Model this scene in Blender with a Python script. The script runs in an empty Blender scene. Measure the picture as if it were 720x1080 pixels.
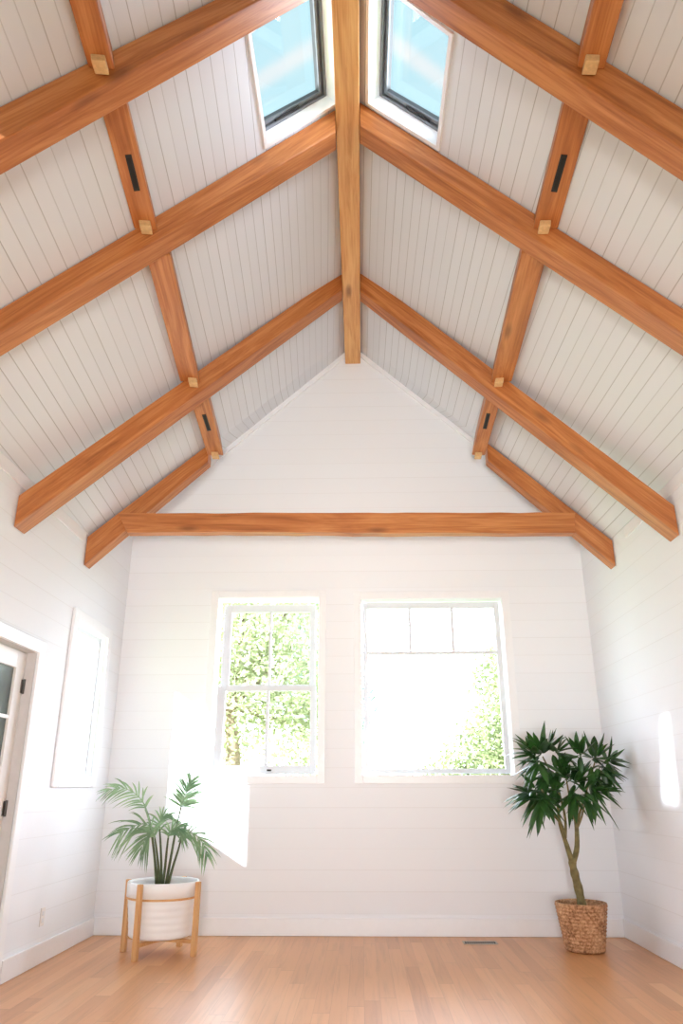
import bpy, bmesh, math, random
from mathutils import Vector, Matrix, geometry

random.seed(7)
C = bpy.context.scene.collection
SC = bpy.context.scene

# ------------------------------------------------------------------ camera
FPX, PITCH, YAW, ROLL, CAMH = 784.06, 0.3598, -0.0257, -0.0008, 1.1209
_cp, _sp, _cy, _sy = math.cos(PITCH), math.sin(PITCH), math.cos(YAW), math.sin(YAW)
FW = Vector((_sy * _cp, _cy * _cp, _sp))
_r = Vector((_cy, -_sy, 0)); _u = _r.cross(FW)
RT = (_r * math.cos(ROLL) + _u * math.sin(ROLL)).normalized()
UP = RT.cross(FW).normalized()
CAM = Vector((0, 0, CAMH))
cd = bpy.data.cameras.new('camera')
cam = bpy.data.objects.new('camera', cd); C.objects.link(cam)
cd.sensor_fit = 'VERTICAL'; cd.sensor_height = 36.0; cd.lens = FPX / 1080 * 36.0
cd.clip_start = 0.05; cd.clip_end = 300
cam.matrix_world = Matrix(((RT.x, UP.x, -FW.x, CAM.x), (RT.y, UP.y, -FW.y, CAM.y),
                           (RT.z, UP.z, -FW.z, CAM.z), (0, 0, 0, 1)))
SC.camera = cam

def ray(x, y): return FW + RT * ((x - 360) / FPX) + UP * ((540 - y) / FPX)
def atY(x, y, Y): d = ray(x, y); return CAM + d * (Y / d.y)
def atX(x, y, X): d = ray(x, y); return CAM + d * (X / d.x)
def atZ(x, y, Z): d = ray(x, y); return CAM + d * ((Z - CAMH) / d.z)
def on_plane(x, y, p, n):
    d = ray(x, y); return CAM + d * ((p - CAM).dot(n) / d.dot(n))

# ------------------------------------------------------------------ room dimensions
XL, XR, XC, YB, YF = -2.267, 2.155, -0.055, 7.0, -2.5
ZR, ZE = 5.69, 3.14
SL = (ZR - ZE) / (XC - XL); SRR = (ZR - ZE) / (XR - XC)
def slope(side): return SL if side < 0 else SRR
def roof_z(x): return ZR - (SL * (XC - x) if x < XC else SRR * (x - XC))
def roof_n(side):  # inward (down) normal
    return Vector((-side * slope(side), 0, -1)).normalized()
def on_roof(x, y, side, off=0.0):
    n = Vector((side * slope(side), 0, 1)); p = Vector((XC, 0, ZR - off))
    return on_plane(x, y, p, n)

# ------------------------------------------------------------------ node helpers
def new_mat(name):
    m = bpy.data.materials.new(name); m.use_nodes = True
    nt = m.node_tree; b = nt.nodes['Principled BSDF']
    return m, nt, b
def N(nt, typ, **kw):
    n = nt.nodes.new(typ)
    for k, v in kw.items():
        if hasattr(n, k): setattr(n, k, v)
        else: n.inputs[k].default_value = v
    return n
def L(nt, a, b): nt.links.new(a, b)
def ramp(nt, fac, stops, interp='LINEAR'):
    r = nt.nodes.new('ShaderNodeValToRGB'); cr = r.color_ramp; cr.interpolation = interp
    while len(cr.elements) < len(stops): cr.elements.new(0.5)
    for e, (p, c) in zip(cr.elements, stops):
        e.position = p; e.color = (c[0], c[1], c[2], 1)
    L(nt, fac, r.inputs[0]); return r
def math_n(nt, op, a, b=None, c=None):
    n = nt.nodes.new('ShaderNodeMath'); n.operation = op
    for i, v in enumerate((a, b, c)):
        if v is None: continue
        if isinstance(v, (int, float)): n.inputs[i].default_value = v
        else: L(nt, v, n.inputs[i])
    return n.outputs[0]
def s2l(c): return tuple(((v / 255) / 12.92 if v / 255 <= .04045 else ((v / 255 + .055) / 1.055) ** 2.4) for v in c)
def mixc(nt, fac, a, b, blend='MIX'):
    n = nt.nodes.new('ShaderNodeMix'); n.data_type = 'RGBA'; n.blend_type = blend
    for i, v in ((0, fac), (6, a), (7, b)):
        if hasattr(v, 'links'): L(nt, v, n.inputs[i])
        elif isinstance(v, (int, float)): n.inputs[i].default_value = v
        else: n.inputs[i].default_value = (*v, 1)
    return n.outputs[2]

def plain(name, col, rough=0.5, metal=0.0, var=0.0, scale=20, bump=0.0):
    m, nt, b = new_mat(name)
    c = s2l(col)
    b.inputs['Roughness'].default_value = rough; b.inputs['Metallic'].default_value = metal
    tc = N(nt, 'ShaderNodeTexCoord'); nz = N(nt, 'ShaderNodeTexNoise', Scale=scale, Detail=4.0)
    L(nt, tc.outputs['Object'], nz.inputs['Vector'])
    r = ramp(nt, nz.outputs['Fac'], [(0.3, [v * (1 - var) for v in c]), (0.7, [min(1, v * (1 + var)) for v in c])])
    L(nt, r.outputs[0], b.inputs['Base Color'])
    if bump:
        bp = N(nt, 'ShaderNodeBump', Strength=bump, Distance=0.01)
        L(nt, nz.outputs['Fac'], bp.inputs['Height']); L(nt, bp.outputs[0], b.inputs['Normal'])
    return m

def timber(name, dark, mid, light, seed=0.0, rough=0.45):
    """grain runs along local X"""
    m, nt, b = new_mat(name)
    tc = N(nt, 'ShaderNodeTexCoord'); oi = N(nt, 'ShaderNodeObjectInfo')
    off = N(nt, 'ShaderNodeVectorMath', operation='SCALE'); off.inputs[0].default_value = (17.3, 9.1, 5.7)
    L(nt, oi.outputs['Random'], off.inputs['Scale'])
    add = N(nt, 'ShaderNodeVectorMath', operation='ADD')
    L(nt, tc.outputs['Object'], add.inputs[0]); L(nt, off.outputs[0], add.inputs[1])
    mp = N(nt, 'ShaderNodeMapping'); mp.inputs['Scale'].default_value = (1.1, 13, 13)
    L(nt, add.outputs[0], mp.inputs['Vector'])
    n1 = N(nt, 'ShaderNodeTexNoise', Scale=1.0, Detail=5.0, Roughness=0.6, Distortion=1.3)
    L(nt, mp.outputs[0], n1.inputs['Vector'])
    mp2 = N(nt, 'ShaderNodeMapping'); mp2.inputs['Scale'].default_value = (2.5, 90, 90)
    L(nt, add.outputs[0], mp2.inputs['Vector'])
    n2 = N(nt, 'ShaderNodeTexNoise', Scale=1.0, Detail=3.0)
    L(nt, mp2.outputs[0], n2.inputs['Vector'])
    f = math_n(nt, 'MULTIPLY_ADD', n2.outputs['Fac'], 0.35, math_n(nt, 'MULTIPLY', n1.outputs['Fac'], 0.75))
    r = ramp(nt, f, [(0.36, s2l(dark)), (0.52, s2l(mid)), (0.7, s2l(light))])
    # knots
    mk = N(nt, 'ShaderNodeMapping'); mk.inputs['Scale'].default_value = (1.4, 5.0, 5.0)
    L(nt, add.outputs[0], mk.inputs['Vector'])
    vk = N(nt, 'ShaderNodeTexVoronoi', Scale=1.0); L(nt, mk.outputs[0], vk.inputs['Vector'])
    k = ramp(nt, vk.outputs['Distance'], [(0.05, (1, 1, 1)), (0.17, (0, 0, 0))])
    kf = math_n(nt, 'MULTIPLY', k.outputs[0], 0.65)
    col = mixc(nt, kf, r.outputs[0], s2l((100, 52, 24)))
    L(nt, col, b.inputs['Base Color'])
    b.inputs['Roughness'].default_value = rough
    bp = N(nt, 'ShaderNodeBump', Strength=0.25, Distance=0.006)
    L(nt, f, bp.inputs['Height']); L(nt, bp.outputs[0], b.inputs['Normal'])
    return m

def planked(name, base, line_col, axis, period, skew=(0, 0, 0), width=0.05, rough=0.45, offset=0.0, var=0.03, line_mix=0.7, bump=0.3):
    """painted boards: joint lines where dot(P,axis+skew)/period is whole"""
    m, nt, b = new_mat(name)
    tc = N(nt, 'ShaderNodeTexCoord')
    dot = N(nt, 'ShaderNodeVectorMath', operation='DOT_PRODUCT')
    L(nt, tc.outputs['Object'], dot.inputs[0]); dot.inputs[1].default_value = tuple(a + s for a, s in zip(axis, skew))
    u = math_n(nt, 'ADD', math_n(nt, 'DIVIDE', dot.outputs['Value'], period), offset)
    fr = math_n(nt, 'FRACT', u)
    d = math_n(nt, 'ABSOLUTE', math_n(nt, 'SUBTRACT', fr, 0.5))      # 0.5 at joint
    ln = ramp(nt, d, [(0.5 - width, (0, 0, 0)), (0.5 - width * 0.35, (1, 1, 1))])
    wn = N(nt, 'ShaderNodeTexWhiteNoise', noise_dimensions='1D')
    L(nt, math_n(nt, 'FLOOR', u), wn.inputs['W'])
    c = s2l(base)
    rb = ramp(nt, wn.outputs['Value'], [(0, [v * (1 - var) for v in c]), (1, [min(1, v * (1 + var)) for v in c])])
    # some joints show more than others
    wn2 = N(nt, 'ShaderNodeTexWhiteNoise', noise_dimensions='1D')
    L(nt, math_n(nt, 'ROUND', u), wn2.inputs['W'])
    lf = math_n(nt, 'MULTIPLY', ln.outputs[0], math_n(nt, 'MULTIPLY_ADD', wn2.outputs['Value'], 0.6 * line_mix, 0.4 * line_mix))
    col = mixc(nt, lf, rb.outputs[0], s2l(line_col))
    L(nt, col, b.inputs['Base Color'])
    b.inputs['Roughness'].default_value = rough; b.inputs['Specular IOR Level'].default_value = 0.25
    bp = N(nt, 'ShaderNodeBump', Strength=bump, Distance=0.006)
    L(nt, math_n(nt, 'SUBTRACT', 1.0, ln.outputs[0]), bp.inputs['Height']); L(nt, bp.outputs[0], b.inputs['Normal'])
    return m

def floor_mat():
    m, nt, b = new_mat('oiled_fir_floorboards')
    tc = N(nt, 'ShaderNodeTexCoord'); sep = N(nt, 'ShaderNodeSeparateXYZ')
    L(nt, tc.outputs['Object'], sep.inputs[0])
    W = 0.093
    ui = math_n(nt, 'DIVIDE', sep.outputs['X'], W); row = math_n(nt, 'FLOOR', ui)
    wn = N(nt, 'ShaderNodeTexWhiteNoise', noise_dimensions='1D'); L(nt, row, wn.inputs['W'])
    vi = math_n(nt, 'MULTIPLY_ADD', wn.outputs['Value'], 7.0, math_n(nt, 'DIVIDE', sep.outputs['Y'], 1.7))
    seg = math_n(nt, 'FLOOR', vi)
    cb = N(nt, 'ShaderNodeCombineXYZ'); L(nt, row, cb.inputs[0]); L(nt, seg, cb.inputs[1])
    w2 = N(nt, 'ShaderNodeTexWhiteNoise', noise_dimensions='2D'); L(nt, cb.outputs[0], w2.inputs['Vector'])
    base = ramp(nt, w2.outputs['Value'], [(0, s2l((204, 140, 90))), (0.15, s2l((212, 149, 98))), (0.55, s2l((218, 155, 103))), (0.9, s2l((224, 163, 111))), (1, s2l((230, 174, 123)))])
    # grain
    cb2 = N(nt, 'ShaderNodeCombineXYZ')
    L(nt, math_n(nt, 'MULTIPLY', sep.outputs['X'], 28), cb2.inputs[0]); L(nt, math_n(nt, 'MULTIPLY', sep.outputs['Y'], 1.3), cb2.inputs[1])
    L(nt, math_n(nt, 'MULTIPLY', w2.outputs['Value'], 31.0), cb2.inputs[2])
    nz = N(nt, 'ShaderNodeTexNoise', Scale=1.0, Detail=5.0, Roughness=0.6, Distortion=0.8); L(nt, cb2.outputs[0], nz.inputs['Vector'])
    g = ramp(nt, nz.outputs['Fac'], [(0.25, (0.70, 0.66, 0.63)), (0.5, (1, 1, 1)), (0.8, (1.08, 1.06, 1.04))])
    c1 = mixc(nt, 0.6, base.outputs[0], g.outputs[0], 'MULTIPLY')
    du = math_n(nt, 'ABSOLUTE', math_n(nt, 'SUBTRACT', math_n(nt, 'FRACT', ui), 0.5))
    dv = math_n(nt, 'ABSOLUTE', math_n(nt, 'SUBTRACT', math_n(nt, 'FRACT', vi), 0.5))
    l1 = ramp(nt, du, [(0.485, (0, 0, 0)), (0.497, (1, 1, 1))]); l2 = ramp(nt, dv, [(0.4985, (0, 0, 0)), (0.4995, (1, 1, 1))])
    lm = math_n(nt, 'MAXIMUM', l1.outputs[0], l2.outputs[0])
    col = mixc(nt, math_n(nt, 'MULTIPLY', lm, 0.45), c1, s2l((140, 88, 58)))
    L(nt, col, b.inputs['Base Color'])
    b.inputs['Roughness'].default_value = 0.33
    b.inputs['Specular IOR Level'].default_value = 0.45
    bp = N(nt, 'ShaderNodeBump', Strength=0.08, Distance=0.003); L(nt, nz.outputs['Fac'], bp.inputs['Height']); L(nt, bp.outputs[0], b.inputs['Normal'])
    return m

def glass_mat(name, tint=(1, 1, 1), gloss=0.06):
    m, nt, b = new_mat(name)
    nt.nodes.remove(b)
    out = nt.nodes['Material Output']
    tr = N(nt, 'ShaderNodeBsdfTransparent'); tr.inputs[0].default_value = (*tint, 1)
    gl = N(nt, 'ShaderNodeBsdfGlossy'); gl.inputs['Roughness'].default_value = 0.03
    lw = N(nt, 'ShaderNodeLayerWeight', Blend=0.5)
    fac = math_n(nt, 'MULTIPLY_ADD', math_n(nt, 'POWER', lw.outputs['Facing'], 5.0), 0.5, 0.025)
    mx = N(nt, 'ShaderNodeMixShader')
    L(nt, fac, mx.inputs[0])
    L(nt, tr.outputs[0], mx.inputs[1]); L(nt, gl.outputs[0], mx.inputs[2]); L(nt, mx.outputs[0], out.inputs[0])
    return m

def leaf_mat(name, dark, light, rough=0.4, trans=0.25, scale=6.0):
    m, nt, b = new_mat(name)
    tc = N(nt, 'ShaderNodeTexCoord'); nz = N(nt, 'ShaderNodeTexNoise', Scale=scale, Detail=3.0)
    L(nt, tc.outputs['Object'], nz.inputs['Vector'])
    r = ramp(nt, nz.outputs['Fac'], [(0.32, s2l(dark)), (0.68, s2l(light))])
    L(nt, r.outputs[0], b.inputs['Base Color']); b.inputs['Roughness'].default_value = rough
    out = nt.nodes['Material Output']
    tl = N(nt, 'ShaderNodeBsdfTranslucent'); L(nt, r.outputs[0], tl.inputs[0])
    mx = N(nt, 'ShaderNodeMixShader'); mx.inputs[0].default_value = trans
    L(nt, b.outputs[0], mx.inputs[1]); L(nt, tl.outputs[0], mx.inputs[2]); L(nt, mx.outputs[0], out.inputs[0])
    return m

def basket_mat():
    m, nt, b = new_mat('woven_seagrass')
    tc = N(nt, 'ShaderNodeTexCoord'); nz = N(nt, 'ShaderNodeTexNoise', Scale=55.0, Detail=3.0)
    L(nt, tc.outputs['Object'], nz.inputs['Vector'])
    n2 = N(nt, 'ShaderNodeTexNoise', Scale=9.0, Detail=3.0); L(nt, tc.outputs['Object'], n2.inputs['Vector'])
    f = math_n(nt, 'MULTIPLY_ADD', n2.outputs['Fac'], 0.4, math_n(nt, 'MULTIPLY', nz.outputs['Fac'], 0.6))
    r = ramp(nt, f, [(0.36, s2l((120, 76, 46))), (0.5, s2l((188, 138, 96))), (0.66, s2l((222, 180, 138)))])
    L(nt, r.outputs[0], b.inputs['Base Color']); b.inputs['Roughness'].default_value = 0.75
    return m

M = {}
M['beam'] = timber('honey_fir_timber', (146, 80, 36), (178, 105, 52), (204, 134, 76))
M['ridge'] = timber('pale_fir_timber', (186, 122, 62), (214, 152, 88), (230, 178, 114))
M['peg'] = plain('pale_end_grain', (216, 176, 122), 0.6, var=0.12, scale=60)
M['wall'] = planked('white_shiplap', (241, 244, 249), (208, 206, 204), (0, 0, 1), 0.165, width=0.02, rough=0.8, var=0.006, line_mix=0.34, bump=0.06)
M['ceil_l'] = planked('white_ceiling_boards', (222, 226, 232), (122, 118, 114), (1, 0, 0), 0.0585, skew=(0, 0.046, 0), width=0.045, line_mix=0.62, var=0.015, offset=0.15)
M['ceil_r'] = planked('white_ceiling_boards_right', (222, 226, 232), (122, 118, 114), (1, 0, 0), 0.0585, skew=(0, 0.008, 0), width=0.045, line_mix=0.62, var=0.015, offset=0.4)
M['floor'] = floor_mat()
M['trim'] = plain('white_painted_trim', (244, 246, 250), 0.35, var=0.01)
M['sash'] = plain('white_sash_paint', (222, 226, 232), 0.35, var=0.01)
M['door'] = plain('door_white_paint', (238, 236, 234), 0.4, var=0.01)
M['jambwood'] = plain('door_jamb_paint', (206, 202, 202), 0.5, var=0.03)
M['glass'] = glass_mat('window_glass')
M['darkmetal'] = plain('dark_steel', (38, 36, 36), 0.45, metal=0.4, var=0.1)
M['black'] = plain('shade_black', (10, 9, 9), 0.7)
M['alu'] = plain('grey_skylight_frame', (122, 124, 128), 0.35, metal=0.5, var=0.1)
M['aludark'] = plain('dark_grey_gasket', (64, 66, 70), 0.5, var=0.1)
M['hinge'] = plain('hinge_steel', (96, 92, 90), 0.4, metal=0.7)
M['doorglass'] = plain('reflective_door_glass', (72, 82, 78), 0.15, var=0.25, scale=3)
M['pot'] = plain('white_glazed_pot', (246, 248, 250), 0.45, var=0.02, scale=8)
M['standwood'] = timber('stand_oak', (186, 130, 76), (212, 160, 104), (226, 180, 126), rough=0.55)
M['soil'] = plain('potting_soil', (52, 38, 28), 0.9, var=0.4, scale=60, bump=0.6)
M['palm'] = leaf_mat('palm_leaf', (100, 134, 98), (160, 188, 146), trans=0.35)
M['palmstem'] = plain('palm_stem', (74, 84, 50), 0.55, var=0.3, scale=15)
M['leaf'] = leaf_mat('dark_glossy_leaf', (24, 56, 22), (58, 102, 44), rough=0.35, trans=0.15)
M['bark'] = plain('mossy_bark', (118, 106, 66), 0.8, var=0.35, scale=26, bump=0.6)
M['basket'] = basket_mat()
M['vent'] = plain('vent_grey_metal', (182, 170, 160), 0.5)
M['outtree'] = leaf_mat('sunlit_foliage', (146, 156, 118), (202, 206, 170), rough=0.6, trans=0.5, scale=1.2)
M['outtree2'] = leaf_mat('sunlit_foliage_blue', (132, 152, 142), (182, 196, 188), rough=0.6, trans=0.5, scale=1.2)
M['outtree3'] = leaf_mat('sunlit_foliage_shrubby', (112, 126, 86), (174, 182, 136), rough=0.6, trans=0.5, scale=1.2)
M['outbark'] = plain('outdoor_bark', (130, 112, 92), 0.9, var=0.3)
M['lawn'] = plain('lawn', (150, 165, 110), 0.9, var=0.2, scale=2)
M['plate'] = plain('outlet_white', (236, 233, 230), 0.4)

# ------------------------------------------------------------------ object helpers
def link(name, me, mat, parent=None, smooth=False):
    o = bpy.data.objects.new(name, me); C.objects.link(o)
    if mat is not None:
        for mm in (mat if isinstance(mat, (list, tuple)) else [mat]): me.materials.append(mm)
    if smooth:
        for p in me.polygons: p.use_smooth = True
    if parent is not None: o.parent = parent
    return o

WM = {}
class MB:
    def __init__(s): s.v = []; s.f = []
    def add(s, vs, fs):
        b = len(s.v); s.v += [Vector(v) for v in vs]; s.f += [tuple(b + i for i in f) for f in fs]
    def box(s, lo, hi):
        (x0, y0, z0), (x1, y1, z1) = lo, hi
        s.add([(x0, y0, z0), (x1, y0, z0), (x1, y1, z0), (x0, y1, z0), (x0, y0, z1), (x1, y0, z1), (x1, y1, z1), (x0, y1, z1)],
              [(0, 3, 2, 1), (4, 5, 6, 7), (0, 1, 5, 4), (1, 2, 6, 5), (2, 3, 7, 6), (3, 0, 4, 7)])
    def prism(s, a, b):
        """two matching polygons joined"""
        n = len(a)
        s.add(list(a) + list(b), [tuple(reversed(range(n))), tuple(range(n, 2 * n))] +
              [(i, (i + 1) % n, n + (i + 1) % n, n + i) for i in range(n)])
    def tube(s, pts, rad, seg=8, cap=True, sq=None):
        pts = [Vector(p) for p in pts]; n = len(pts)
        if not isinstance(rad, (list, tuple)): rad = [rad] * n
        rings = []; ref = Vector((0.31, 0.17, 0.93)).normalized()
        for i, p in enumerate(pts):
            t = (pts[min(i + 1, n - 1)] - pts[max(i - 1, 0)]).normalized()
            if abs(t.dot(ref)) > 0.97: ref = Vector((1, 0.2, 0)).normalized()
            a = t.cross(ref).normalized(); bb = t.cross(a).normalized()
            rings.append([p + (a * math.cos(2 * math.pi * k / seg) + bb * math.sin(2 * math.pi * k / seg)) * rad[i] for k in range(seg)])
        vs = [v for r in rings for v in r]
        fs = [(i * seg + k, i * seg + (k + 1) % seg, (i + 1) * seg + (k + 1) % seg, (i + 1) * seg + k) for i in range(n - 1) for k in range(seg)]
        if cap: fs += [tuple(reversed(range(seg))), tuple((n - 1) * seg + k for k in range(seg))]
        s.add(vs, fs)
    def lathe(s, prof, cx=0, cy=0, seg=40, close=False):
        """prof: list of (r, z), outer going up"""
        n = len(prof)
        vs = [(cx + r * math.cos(2 * math.pi * k / seg), cy + r * math.sin(2 * math.pi * k / seg), z) for r, z in prof for k in range(seg)]
        rng = n if close else n - 1
        fs = [(i * seg + k, i * seg + (k + 1) % seg, ((i + 1) % n) * seg + (k + 1) % seg, ((i + 1) % n) * seg + k) for i in range(rng) for k in range(seg)]
        s.add(vs, fs)
    def build(s, name, mat, parent=None, smooth=False, frame=None, bevel=0.0, origin=None, fix=True):
        if frame is None and origin is not None: frame = Matrix.Translation(origin)
        me = bpy.data.meshes.new(name)
        world = frame if frame is not None else (WM[parent.name] if parent is not None else Matrix.Identity(4))
        inv = world.inverted()
        me.from_pydata([tuple(inv @ v) for v in s.v], [], s.f)
        if fix:
            bm = bmesh.new(); bm.from_mesh(me); bmesh.ops.recalc_face_normals(bm, faces=bm.faces[:]); bm.to_mesh(me); bm.free()
        me.update()
        o = link(name, me, mat, None, smooth)
        WM[o.name] = world.copy()
        if parent is not None:
            o.parent = parent; o.matrix_basis = WM[parent.name].inverted() @ world
        else: o.matrix_basis = world
        if bevel:
            b = o.modifiers.new('bevel', 'BEVEL'); b.width = bevel; b.segments = 2; b.limit_method = 'ANGLE'
        return o

def empty(name, loc, rotz=0.0):
    o = bpy.data.objects.new(name, None); C.objects.link(o)
    o.matrix_basis = Matrix.Translation(loc) @ Matrix.Rotation(rotz, 4, 'Z'); WM[o.name] = o.matrix_basis.copy()
    o.empty_display_size = 0.1
    return o
def tag(o, label=None, cat=None, group=None, kind=None):
    if label: o['label'] = label
    if cat: o['category'] = cat
    if group: o['group'] = group
    if kind: o['kind'] = kind
    return o
def struct(o, label, cat): return tag(o, label, cat, kind='structure')

# ------------------------------------------------------------------ floor, walls
def holed_wall(name, axis, at, u0, u1, z0, z1, holes, mat):
    """flat wall with rectangular holes; axis 'Y' (u=x) or 'X' (u=y)"""
    us = sorted({u0, u1, *[h[0] for h in holes], *[h[1] for h in holes]})
    zs = sorted({z0, z1, *[h[2] for h in holes], *[h[3] for h in holes]})
    vs = []; fs = []; idx = {}
    def vid(u, z):
        if (u, z) not in idx:
            idx[(u, z)] = len(vs); vs.append((u, at, z) if axis == 'Y' else (at, u, z))
        return idx[(u, z)]
    for i in range(len(us) - 1):
        for j in range(len(zs) - 1):
            cu, cz = (us[i] + us[i + 1]) / 2, (zs[j] + zs[j + 1]) / 2
            if any(h[0] < cu < h[1] and h[2] < cz < h[3] for h in holes): continue
            fs.append((vid(us[i], zs[j]), vid(us[i + 1], zs[j]), vid(us[i + 1], zs[j + 1]), vid(us[i], zs[j + 1])))
    return vs, fs

mb = MB(); mb.add([(XL, YF, 0), (XR, YF, 0), (XR, YB, 0), (XL, YB, 0)], [(0, 1, 2, 3)])
struct(mb.build('floor', M['floor'], fix=False), 'honey coloured narrow plank wood floor', 'floor')

# back wall openings (inner clear openings of the casings)
W1 = (-1.366, -0.398, 1.256, 2.874)
W2 = (0.008, 1.348, 1.258, 2.852)
W3 = (5.80, 6.545, 1.245, 2.40)     # left wall, along Y
DR = (4.32, 5.165, 0.0, 2.03)       # door, left wall, along Y
ZC = 3.68                            # eave height at the gable wall
vs, fs = holed_wall('wall_back', 'Y', YB, XL, XR, 0, ZC, [W1, W2], M['wall'])
mb = MB(); mb.add(vs, fs); mb.add([(XL, YB, ZC), (XR, YB, ZC), (XC, YB, ZR)], [(0, 1, 2)])
struct(mb.build('wall_back', M['wall'], fix=False), 'white shiplap gable wall with two windows', 'wall')
RL = (1.0, 2.25, 0.15, 1.38)          # unseen low side opening, added so sun bounces off the floor
vs, fs = holed_wall('wall_left', 'X', XL, YF, YB, 0, ZC, [W3, DR, RL], M['wall'])
mb = MB(); mb.add(vs, fs)
struct(mb.build('wall_left', M['wall'], fix=False), 'white side wall with the narrow window and glazed door', 'wall')
mb = MB(); mb.add([(XR, YF, 0), (XR, YB, 0), (XR, YB, ZC), (XR, YF, ZC)], [(0, 1, 2, 3)])
struct(mb.build('wall_right', M['wall'], fix=False), 'plain white side wall beside the tall plant, with a slanting patch of sun', 'wall')

# end wall behind the camera, with an unglazed opening added for fill light
RO = (-0.45, 0.45, 0.0, 2.0)
vs, fs = holed_wall('wall_front', 'Y', YF, XL, XR, 0, ZE, [RO], M['wall'])
mb = MB(); mb.add(vs, fs); mb.add([(XL, YF, ZE), (XR, YF, ZE), (XC, YF, ZR)], [(0, 1, 2)])
struct(mb.build('wall_front', M['wall'], fix=False), 'white gable wall opposite the two windows', 'wall')

# ------------------------------------------------------------------ ceiling
YRL, YRR, YRC = 5.95, 6.2, 6.75                            # planar roof up to here, then the eaves rise a little to the gable line
SUN = Vector((1.15, 1.0, -0.68)).normalized()
def sky_hole(side):
    if side < 0: pts = [(278.5, 155.5), (356.5, 108.5)]
    else: pts = [(463.5, 157.5), (387.5, 109)]
    a, b = [on_roof(*p, side) for p in pts]
    y1a, y1b = a.y, b.y
    y0 = 2.9
    return a.x, b.x, y0, a.y, b.y
def roof_pt(x, y): return Vector((x, y, roof_z(x)))
SKY = {}
def make_ceiling(side, extra=None):
    XW = XL if side < 0 else XR; YR = YRL if side < 0 else YRR
    mb = MB()
    xa, xb, y0, ya, yb = sky_hole(side)      # xa outer, xb near ridge
    SKY[side] = (xa, xb, y0, ya, yb)
    hole = [(xa, y0), (xb, y0), (xb, yb), (xa, ya)]
    loops = [[(XW, YF), (XC, YF), (XC, YRC), (XW, YR)], hole]
    if extra: loops.append(extra)
    flat = [Vector((x, y, 0)) for lp in loops for x, y in lp]
    tris = geometry.tessellate_polygon([[Vector((x, y, 0)) for x, y in lp] for lp in loops])
    mb.add([roof_pt(p.x, p.y) for p in flat], [tuple(t) for t in tris])
    n = 12; a0, a1, b0, b1 = Vector((XW, YR, ZE)), Vector((XC, YRC, ZR)), Vector((XW, YB, ZC)), Vector((XC, YB, ZR))
    for i in range(n):
        t0, t1 = i / n, (i + 1) / n
        mb.add([a0.lerp(a1, t0), a0.lerp(a1, t1), b0.lerp(b1, t1), b0.lerp(b1, t0)], [(0, 1, 2, 3)])
    return mb.build('ceiling', M['ceil_l'] if side < 0 else M['ceil_r'], fix=False)

# the sun patch on the right wall enters by an added, unseen roof opening
def sun_back(p):
    n = Vector((-SL, 0, 1)); q = Vector((XC, 0, ZR))
    t = (p - q).dot(n) / SUN.dot(n)
    return p - SUN * t
patch = [atX(x, y, XR) for x, y in ((682, 763), (704, 757), (722, 915), (706, 905))]
ph = [sun_back(p) for p in patch]
print('PATCH', [tuple(round(c, 2) for c in p) for p in patch], [tuple(round(c, 2) for c in p) for p in ph])
cl = make_ceiling(-1, [(p.x, p.y) for p in ph])
struct(cl, 'white boarded roof slope on the door side, with a skylight', 'ceiling')
cr = make_ceiling(1)
struct(cr, 'white boarded roof slope on the plain wall side, with a skylight', 'ceiling')

M['tinted'] = glass_mat('tinted_glass', (0.62, 0.63, 0.64))
mb = MB(); nn_ = -roof_n(-1) * 0.03
mb.prism([p + nn_ for p in ph], [p + nn_ * 1.2 for p in ph])
struct(mb.build('window_6', M['tinted']), 'unseen tinted pane over the roof opening added for the sun patch', 'skylight')  # added pane, tinted to dim the sky through the sun patch opening

# ------------------------------------------------------------------ baseboards and trim
def baseboard(name, lo, hi, label):
    mb = MB(); mb.box(lo, hi); o = mb.build(name, M['trim'], bevel=0.004); return struct(o, label, 'baseboard')
baseboard('baseboard_back', (XL + 0.002, YB - 0.018, 0.001), (XR - 0.002, YB - 0.001, 0.135), 'white baseboard under the two windows')
baseboard('baseboard_left', (XL + 0.001, 5.27, 0.001), (XL + 0.018, YB - 0.02, 0.135), 'white baseboard on the door side')
baseboard('baseboard_right', (XR - 0.018, YF, 0.001), (XR - 0.001, YB - 0.02, 0.135), 'white baseboard beside the basket planter')
def gable_trim(name, x0, z0, x1, z1, label):
    mb = MB(); w = 0.05
    d = Vector((x1 - x0, 0, z1 - z0)).normalized(); n = Vector((d.z, 0, -d.x))
    if n.z > 0: n = -n
    a, b = Vector((x0, 0, z0)) + n * 0.004, Vector((x1, 0, z1)) + n * 0.004
    poly = [a, b, b + n * w, a + n * w]
    mb.prism([p + Vector((0, YB - 0.022, 0)) for p in poly], [p + Vector((0, YB - 0.001, 0)) for p in poly])
    return struct(mb.build(name, M['trim']), label, 'trim')
gable_trim('trim_1', XL + 0.03, ZC + 0.02, XC - 0.09, ZR - 0.075, 'thin white trim strip along the gable slope on the door side')
gable_trim('trim_2', XR - 0.03, ZC + 0.02, XC + 0.09, ZR - 0.075, 'thin white trim strip along the gable slope on the plain wall side')
for nm, X, s, lb in (('trim_3', XL, 1, 'white eave trim board on the door side'), ('trim_4', XR, -1, 'white eave trim board on the plain wall side')):
    mb = MB(); mb.box((min(X + s * 0.001, X + s * 0.014), YF, ZE - 0.10), (max(X + s * 0.001, X + s * 0.014), YRL - 0.2, ZE - 0.014))
    struct(mb.build(nm, M['trim'], bevel=0.003), lb, 'trim')

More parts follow.
